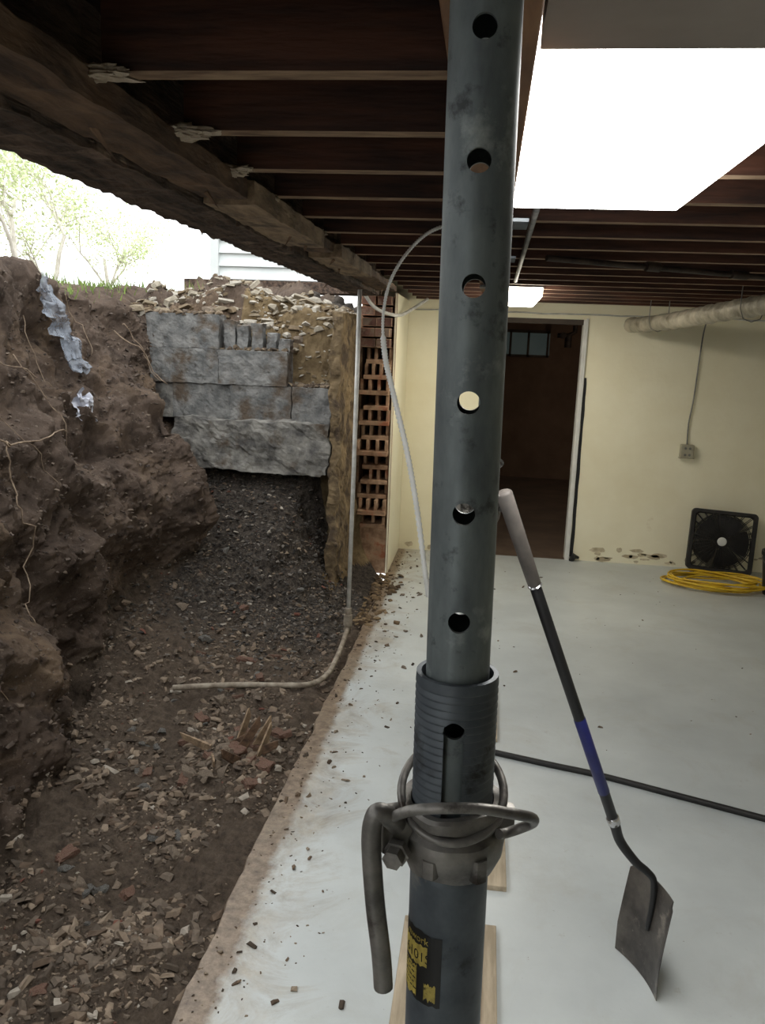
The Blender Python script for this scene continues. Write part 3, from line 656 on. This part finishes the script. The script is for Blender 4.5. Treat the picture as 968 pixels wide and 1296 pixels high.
o=rough_box('clay_bank',(-1.01,5.38,-.05),(-.95,6.10,1.93),3,44,110,.026,6,mat('yellow_clay',hexc(88,73,53),hexc(142,122,92),9,rough=.95,bump=.9,bscale=40,c3=hexc(76,63,50),c3scale=5,c3pos=.50)); thing(o,'upright cut of yellow clay beside the broken tile wall','soil')
# ---------------------------------------------------------------- scatter
def scatter(name,pos,sizes,tints,mt,lab,cat,flat=1.0):
    tv=[(-1,-.7,-.5),(1,-.8,-.5),(.9,.7,-.5),(-.7,.9,-.5),(-.85,-.6,.5),(.8,-.6,.45),(.75,.5,.5),(-.5,.75,.4),(0,0,.75),(0,0,-.7)]
    tf=[(0,1,5,4),(1,2,6,5),(2,3,7,6),(3,0,4,7),(4,5,8),(5,6,8),(6,7,8),(7,4,8),(1,0,9),(2,1,9),(3,2,9),(0,3,9)]
    vs=[];fs=[];tc=[]
    for p,s,t in zip(pos,sizes,tints):
        rot=Matrix.Rotation(random.random()*6.28,3,'Z')@Matrix.Rotation(random.uniform(-.6,.6),3,'X')@Matrix.Rotation(random.uniform(-.5,.5),3,'Y'); sc=Vector((random.uniform(.7,1.5),random.uniform(.5,1.0),random.uniform(.3,.8)*flat))*s
        o=len(vs)
        for v in tv:
            j=random.uniform(.65,1.25); k=random.uniform(.7,1.25); vs.append(tuple(p+rot@Vector((v[0]*sc.x*j,v[1]*sc.y*k,v[2]*sc.z*j)))); tc+=[*t,1]
        fs+=[tuple(i+o for i in f) for f in tf]
    m=bpy.data.meshes.new(name); m.from_pydata(vs,[],fs); c=m.color_attributes.new('tint','FLOAT_COLOR','POINT'); c.data.foreach_set('color',tc); m.materials.append(mt)
    o=bpy.data.objects.new(name,m); COL.objects.link(o); thing(o,lab,cat,kind='stuff'); return o
pal=[hexc(112,98,84),hexc(130,114,98),hexc(94,82,70),hexc(160,142,122),hexc(138,120,102),hexc(108,90,74),hexc(120,106,92)]
pos=[];sz=[];ti=[]
vc=[v.co for v in me.vertices]
pf=sum(segs[:3]); ptop=sum(segs[:7]); cnt=0
while cnt<23000:
    r=random.randrange(30,rows-60); c=random.randrange(8,ptop); p=vc[r*cols+c]; q=Z[r*cols+c]
    if p.y>5.6 or p.y<1.2: continue
    isg=random.random()<min(1,max(0,(p.y-3.9)/1.1)) and p.z>-.03 and q<3.1
    dens=noise.fractal(Vector((p.x*2.2,p.y*2.2,4)),.6,2,3)
    if math.hypot(p.x+.98,p.y-3.2)<.22: dens=1
    if not isg and q<3.1 and random.random()>.45+.9*dens: continue
    if q>3.1 and random.random()<.82: continue
    s=min(.024,.0040*random.paretovariate(1.7))
    if isg: s=min(s,.015)
    t=random.choice(pal)
    if q>3.1:
        s=min(.014,s*.9); t=random.choice([hexc(112,98,88),hexc(96,82,72),hexc(134,118,104),hexc(82,70,62)])
    pos.append(p+Vector((random.uniform(-.01,.01),random.uniform(-.01,.01),s*.1))); sz.append(s)
    if isg and random.random()<.8: t=random.choice([hexc(76,71,67),hexc(98,93,87),hexc(126,118,110),hexc(62,58,54)])
    k=random.random()
    if q<3.1:
        if k<.010: t=hexc(124,80,66)
        elif k<.04: t=hexc(184,174,160)
    ti.append(t[:3]); cnt+=1
scatter('gravel',pos,sz,ti,M_stone,'loose gray and brown gravel covering the trench','gravel')
pos=[];sz=[];ti=[]
for i in range(620):
    x=-.70+abs(random.gauss(0,.16)); y=random.uniform(1.4,6.9)
    if random.random()<.12: x=random.uniform(-.6,2.2); y=random.uniform(3.5,6.6)
    s=min(.014,.0026*random.paretovariate(1.8)); pos.append(Vector((x,y,s*.3))); sz.append(s); ti.append(random.choice([hexc(100,82,66),hexc(126,106,86),hexc(80,68,56),hexc(160,144,124)])[:3])
for i in range(220):
    y=random.uniform(4.9,6.1); x=-.74+abs(random.gauss(0,.07)); s=min(.03,.008*random.paretovariate(1.8)); pos.append(Vector((x,y,s*.3))); sz.append(s); ti.append(random.choice([hexc(120,98,70),hexc(150,126,94),hexc(96,78,58)])[:3])
scatter('floor_debris',pos,sz,ti,M_stone,'small dirt crumbs scattered on the concrete slab','debris')
pos=[];sz=[];ti=[]
for i in range(1100):
    x=random.uniform(-2.5,-1.0); y=random.uniform(5.6,6.4); s=min(.05,.010*random.paretovariate(1.7)); pos.append(Vector((x,y,drop(x,y)+s*.2))); sz.append(s); ti.append(random.choice([hexc(176,166,148),hexc(150,136,114),hexc(128,110,86),hexc(196,188,174)])[:3])
for i in range(260):
    k=random.choice(((-2.3,-1.8,1.885),(-1.79,-1.32,1.66),(-1.3,-1.02,1.43)))
    s=random.uniform(.008,.03); pos.append(Vector((random.uniform(k[0],k[1]),random.uniform(5.47,5.64),k[2]+s*.3))); sz.append(s); ti.append(random.choice([hexc(112,96,78),hexc(136,118,96),hexc(96,82,68)])[:3])
scatter('rubble_heap',pos,sz,ti,M_stone,'pale broken rubble on top of the block wall','rubble')
def chunk(x,y,s,kind,flat=.5,z=None):
    bm=bmesh.new()
    if kind=='brick':
        bmesh.ops.create_cube(bm,size=2); bmesh.ops.subdivide_edges(bm,edges=list(bm.edges),cuts=5,use_grid_fill=True)
        for v in bm.verts: v.co=Vector((v.co.x*1.2,v.co.y*.7,v.co.z*.4))
        am=.30
    else:
        bmesh.ops.create_icosphere(bm,subdivisions=3,radius=1); am=.5
        for v in bm.verts: v.co.z*=flat; v.co.x*=1.3
    off=Vector((x*9,y*9,0))
    for v in bm.verts: v.co*=1+am*noise.fractal(v.co*1.1+off,.6,2,4)
    if kind!='brick':
        for v in bm.verts:
            for k in range(6):
                nrm=Vector((math.sin(k*2.1+x*7),math.cos(k*3.7+y*5),math.sin(k*1.3+x*3))).normalized()
                dd=v.co.dot(nrm)-.5
                if dd>0: v.co-=nrm*dd
    nmz={'brick':'brick_fragment','stone':'stone','concrete':'concrete_chunk'}[kind]
    m=bpy.data.meshes.new(nmz); bm.to_mesh(m); bm.free(); m.materials.append({'brick':M_brick,'stone':M_shard,'concrete':M_ragged}[kind])
    o=bpy.data.objects.new(nmz,m); COL.objects.link(o); o.scale=(s,s,s); o.rotation_euler=(random.uniform(-.4,.4),random.uniform(-.3,.3),random.random()*6)
    o.location=(x,y,(drop(x,y) if z is None else z)+s*flat*.35)
    lab={'brick':'broken dusty red brick fragment lying in the trench','stone':'tan angular stone lying in the trench','concrete':'gray broken concrete chunk in the trench'}[kind]
    thing(o,lab,{'brick':'brick','stone':'stone','concrete':'concrete'}[kind],{'brick':'brick fragments in the trench','stone':'tan stones in the trench','concrete':'concrete chunks in the trench'}[kind])
for x,y,s,k in ((-1.21,4.2,.045,'brick'),(-1.12,4.05,.035,'concrete'),(-1.2,3.70,.04,'stone'),(-1.27,3.6,.03,'brick'),(-1.42,3.35,.035,'stone'),(-.80,3.35,.025,'brick'),(-1.3,3.0,.03,'concrete'),(-1.38,2.5,.03,'brick'),(-1.25,2.35,.03,'stone'),(-1.1,2.4,.025,'brick'),(-1.0,2.55,.03,'stone'),(-1.05,3.1,.028,'brick'),(-1.3,2.15,.03,'stone'),(-1.5,4.3,.04,'concrete'),(-1.7,4.5,.04,'stone'),(-.95,2.0,.02,'stone'),(-.93,4.6,.03,'stone'),(-1.4,4.7,.03,'brick'),(-1.15,1.9,.02,'brick'),(-1.55,2.9,.04,'stone'),(-1.5,3.9,.035,'stone'),(-.98,3.5,.025,'stone'),(-1.1,5.0,.03,'concrete'),(-1.6,5.0,.03,'concrete')):
    chunk(x,y,s,k)
for i in range(60):
    x=random.uniform(-1.55,-.9); y=random.uniform(2.0,4.4); chunk(x,y,random.uniform(.014,.028),random.choice(('stone','stone','concrete','concrete','brick')),flat=.3)
for i in range(26):
    x=-.98+random.gauss(0,.11); y=3.18+random.gauss(0,.11); chunk(x,y,random.uniform(.02,.045),random.choice(('stone','stone','brick')),flat=.3)
for x,y,s in ((-2.15,5.7,.06),(-1.95,5.75,.05),(-1.6,5.8,.07),(-1.35,5.85,.05),(-2.3,5.75,.05)): chunk(x,y,s,'stone')
for i in range(8):
    x=random.uniform(-.66,-.3); y=random.uniform(4.2,6); chunk(x,y,random.uniform(.012,.02),'stone',z=0)
for i,(dx,dy,ln,an,tl) in enumerate(((0,0,.18,.5,1.0),(.05,.03,.17,.9,.9),(.09,-.02,.16,1.3,.8),(-.06,.02,.15,.2,.6),(-.14,.05,.18,2.8,.15),(.12,.04,.13,1.9,.8),(.02,-.06,.14,4.2,.7),(-.10,-.05,.13,5.1,.3),(-.02,.06,.16,1.1,1.1),(.07,.0,.12,.1,.5))):
    b=MB(); b.add([(-.024,-.005,0),(.022,-.006,0),(.018,.005,0),(-.020,.006,0),(-.010,-.003,ln),(.018,-.004,ln*.8),(.014,.003,ln*.85),(-.012,.004,ln*.95)],[(0,1,2,3),(4,5,6,7),(0,1,5,4),(1,2,6,5),(2,3,7,6),(3,0,4,7)]); o=b.obj('wood_splinter',M_plate2 if i%3==0 else M_plate,bevel=.0008)
    x=-.95+dx; y=3.16+dy; o.location=(x,y,drop(x,y)-.01); o.rotation_euler=(0,math.pi/2-tl,an); thing(o,'broken wooden splinter sticking up from the rubble','wood','wood splinters in the rubble')
# ---------------------------------------------------------------- BLOCK WALL
rows_=[(1.66,1.885,[(-2.30,-1.80)]),(1.43,1.656,[(-2.28,-1.798),(-1.79,-1.32)]),(1.195,1.426,[(-2.12,-1.713),(-1.707,-1.293),(-1.287,-1.02)])]
for z0,z1,xs_ in rows_:
    for x0,x1 in xs_:
        yo=random.uniform(-.02,.02)
        o=rough_box('concrete_block',(x0,5.46+yo,z0),(x1,5.64+yo,z1),16,6,10,.008,14,M_block); thing(o,'gray weathered concrete block in the exposed wall','concrete block','blocks of the exposed wall')
b=MB(); b.box((-2.28,5.485,1.19),(-1.03,5.6,1.43)); b.box((-2.28,5.485,1.42),(-1.33,5.6,1.66)); o=b.obj('mortar_bed',M_ragged); thing(o,'gray mortar filling the joints of the block wall','mortar')
o=rough_box('concrete_footing',(-2.08,5.37,.86),(-1.02,5.66,1.20),34,8,14,.030,6,M_ragged); thing(o,'rough gray concrete footing course under the blocks','concrete footing')
for x,h in ((-1.77,.19),(-1.68,.16),(-1.58,.18),(-1.48,.12),(-1.39,.08)):
    o=rough_box('block_fragment',(x,5.50,1.645),(x+.072,5.62,1.66+h),4,3,6,.013,14,M_block); thing(o,'broken concrete block web standing on the wall','concrete block','broken webs on the wall')
# ---------------------------------------------------------------- roots, plastic
def surf_curve(name,pts,r,m,lab,cat,grp=None,off=.02):
    P=[]
    for p in smoothpts(pts,6):
        q,n=near(p)
        if n.x<0 and n.z<0: n=-n
        P.append(q.lerp(Vector(p),.2)+n*off+noise.noise_vector(q*7)*.015)
    b=MB(); n=len(P); b.tube(P,[r*(1-.5*i/n) for i in range(n)],7,mi=0); thing(b.obj(name,m,smooth=True),lab,cat,grp)
for pts,r in (([(-2.12,3.0,1.55),(-2.02,3.15,1.42),(-2.0,3.35,1.32),(-1.97,3.36,1.1),(-1.95,3.32,.98),(-1.93,3.4,.8),(-1.92,3.25,.6),(-1.86,3.2,.5)],.0045),
  ([(-2.0,3.35,1.30),(-2.03,3.6,1.24),(-2.05,3.8,1.26),(-2.05,3.92,1.23)],.0045),([(-2.4,3.6,1.9),(-2.3,3.7,1.6),(-2.2,3.9,1.5)],.003),([(-2.2,3.3,1.7),(-2.1,3.4,1.5),(-2.05,3.55,1.2),(-2.0,3.7,1.0)],.0025),([(-2.3,3.9,1.6),(-2.15,4.0,1.3),(-2.1,4.05,1.0),(-2.05,4.1,.8)],.0025),
  ([(-2.45,4.7,1.95),(-2.4,4.8,1.75),(-2.35,4.75,1.6)],.003),([(-1.9,2.9,.7),(-1.85,2.8,.45),(-1.8,2.85,.2)],.003),([(-2.2,3.0,1.6),(-2.1,3.1,1.2),(-2.05,3.0,.8)],.0022),([(-2.4,4.1,1.8),(-2.3,4.15,1.5),(-2.25,4.2,1.3)],.0022),([(-2.35,3.2,1.85),(-2.2,3.25,1.65),(-2.15,3.3,1.4)],.003),
  ([(-2.4,5.2,1.75),(-2.2,5.3,1.62),(-2.0,5.35,1.5),(-1.9,5.38,1.42)],.004),([(-2.4,5.3,1.8),(-2.25,5.36,1.6),(-2.1,5.38,1.45)],.0035)):
    surf_curve('root',pts,r,M_root,'thin pale root dangling on the soil bank','root','roots on the soil bank')
b=MB(); vs=[];fs=[]; nn=44; mm=11
for i in range(nn+1):
    t=i/nn; c=Vector((-2.48+.18*t,4.36+.16*t,2.02-.52*t)); q,n=near(c); q=q.lerp(c,.5); w_=.045+.05*math.sin(t*2.8)+.02*noise.noise((t*7,1,0))
    for j in range(mm): 
        s=(j/(mm-1)-.5)*2; e_=w_*(1+.3*noise.noise((t*9,s*2,0))); p=q+Vector((.12,.9,0)).normalized()*s*e_+Vector((.045,-.01,.01))+noise.noise_vector(Vector((t*9,s*1.8,0)))*.035+noise.noise_vector(Vector((t*22,s*4,7)))*.014; vs.append(p)
for i in range(nn):
    for j in range(mm-1): fs.append((i*mm+j,i*mm+j+1,(i+1)*mm+j+1,(i+1)*mm+j))
b.add(vs,fs); thing(b.obj('plastic_film',M_film,smooth=True,auto=35),'crumpled bluish plastic sheet strip hanging down the soil bank','plastic sheet')
b=MB(); vs=[];fs=[]; q,n=near((-2.25,4.38,1.28)); nn=16
for i in range(nn+1):
    for j in range(nn+1):
        u=i/nn*2-1; v=j/nn*2-1; k=Vector((u*1.6,v*1.6,3))
        vs.append(q+Vector((.035,-.01,0))+Vector((0,u*.085*(1-.25*v),v*.075-.03*u))+noise.noise_vector(k)*.045+noise.noise_vector(k*3)*.018)
for i in range(nn):
    for j in range(nn): fs.append((i*(nn+1)+j,i*(nn+1)+j+1,(i+1)*(nn+1)+j+1,(i+1)*(nn+1)+j))
b.add(vs,fs); thing(b.obj('plastic_bag',M_rag,smooth=True,auto=35),'crumpled limp white plastic bag stuck in the soil bank','plastic bag')
b=MB()
for i in range(1800):
    x=random.uniform(-4.5,-2.5); y=random.uniform(3.8,8.5)
    z=drop(x,y); h=random.uniform(.03,.11); a=random.random()*6.28; dx=Vector((math.cos(a),math.sin(a),0))*.006; ln=Vector((random.uniform(-.04,.04),random.uniform(-.04,.04),h))
    p=Vector((x,y,z-.005)); b.add([p-dx,p+dx,p+ln],[(0,1,2)])
thing(b.obj('grass',M_grass),'sparse green grass growing along the bank top','grass',kind='stuff')
# ---------------------------------------------------------------- siding + ledge
b=MB()
z=2.30
while z<4.2:
    vs=[(-2.64,7.98,z),(-.95,7.98,z),(-.95,8.02,z+.12),(-2.64,8.02,z+.12)]; b.add(vs,[(0,1,2,3)]); b.add([(-2.64,7.98,z),(-.95,7.98,z),(-.95,8.03,z),(-2.64,8.03,z)],[(0,1,2,3)]); z+=.12
b.box((-2.7,7.96,2.28),(-2.62,8.06,4.2)); b.box((-2.64,8.04,2.28),(-.95,8.1,4.2))
thing(b.obj('house_siding',M_siding),'white clapboard siding of an adjoining house corner','siding')
b=MB(); b.box((-2.9,7.8,2.18),(-.97,8.06,2.28)); thing(b.obj('siding_ledge',M_beam,bevel=.006),'brown timber ledge beneath the white siding','ledge')
# ---------------------------------------------------------------- trees
def tree(seed,loc):
    random.seed(seed); b=MB(); tips=[]
    def br(p,d,l,r,dep):
        P=[p]; q=p.copy(); dd=d.copy()
        for i in range(4): dd=(dd+Vector((random.uniform(-.22,.22),random.uniform(-.22,.22),random.uniform(-.06,.10)))).normalized(); q=q+dd*l/4; P.append(q.copy())
        b.tube(P,[r*(1-.1*i) for i in range(5)],6,cap=False)
        if dep<3: tips.extend(P[2:])
        if dep==0: return
        for k in range(3):
            a=random.random()*6.28; nd=(dd+Vector((math.cos(a),math.sin(a),random.uniform(-.2,.3)))*.8).normalized(); br(P[random.choice((1,2,3,4))],nd,l*.72,r*.55,dep-1)
    br(Vector((0,0,-.2)),Vector((.1,0,1)),1.3,.05,4)
    t=b.obj('trunk',M_bark,smooth=True); b=MB()
    for tp_ in tips:
        for k in range(9):
            c=tp_+Vector((random.gauss(0,.16),random.gauss(0,.16),random.gauss(0,.15))); a=Vector((random.uniform(-1,1),random.uniform(-1,1),random.uniform(-1,1))).normalized()*.035; e_=a.cross(Vector((random.random(),random.random(),random.random()))).normalized()*.02
            b.add([c-a,c-e_,c+a,c+e_],[(0,1,2,3)])
    f=b.obj('foliage',M_leaf); e=empty('tree',loc); parent(e,t,f); thing(e,'small leafy tree in bright light beyond the soil bank','tree','trees beyond the bank'); return e
for sd,l in ((3,(-6.2,10.5,2.2)),(5,(-7.4,13.5,2.3)),(9,(-10.2,12.5,2.2)),(12,(-8.4,18,2.3))): tree(sd,l)
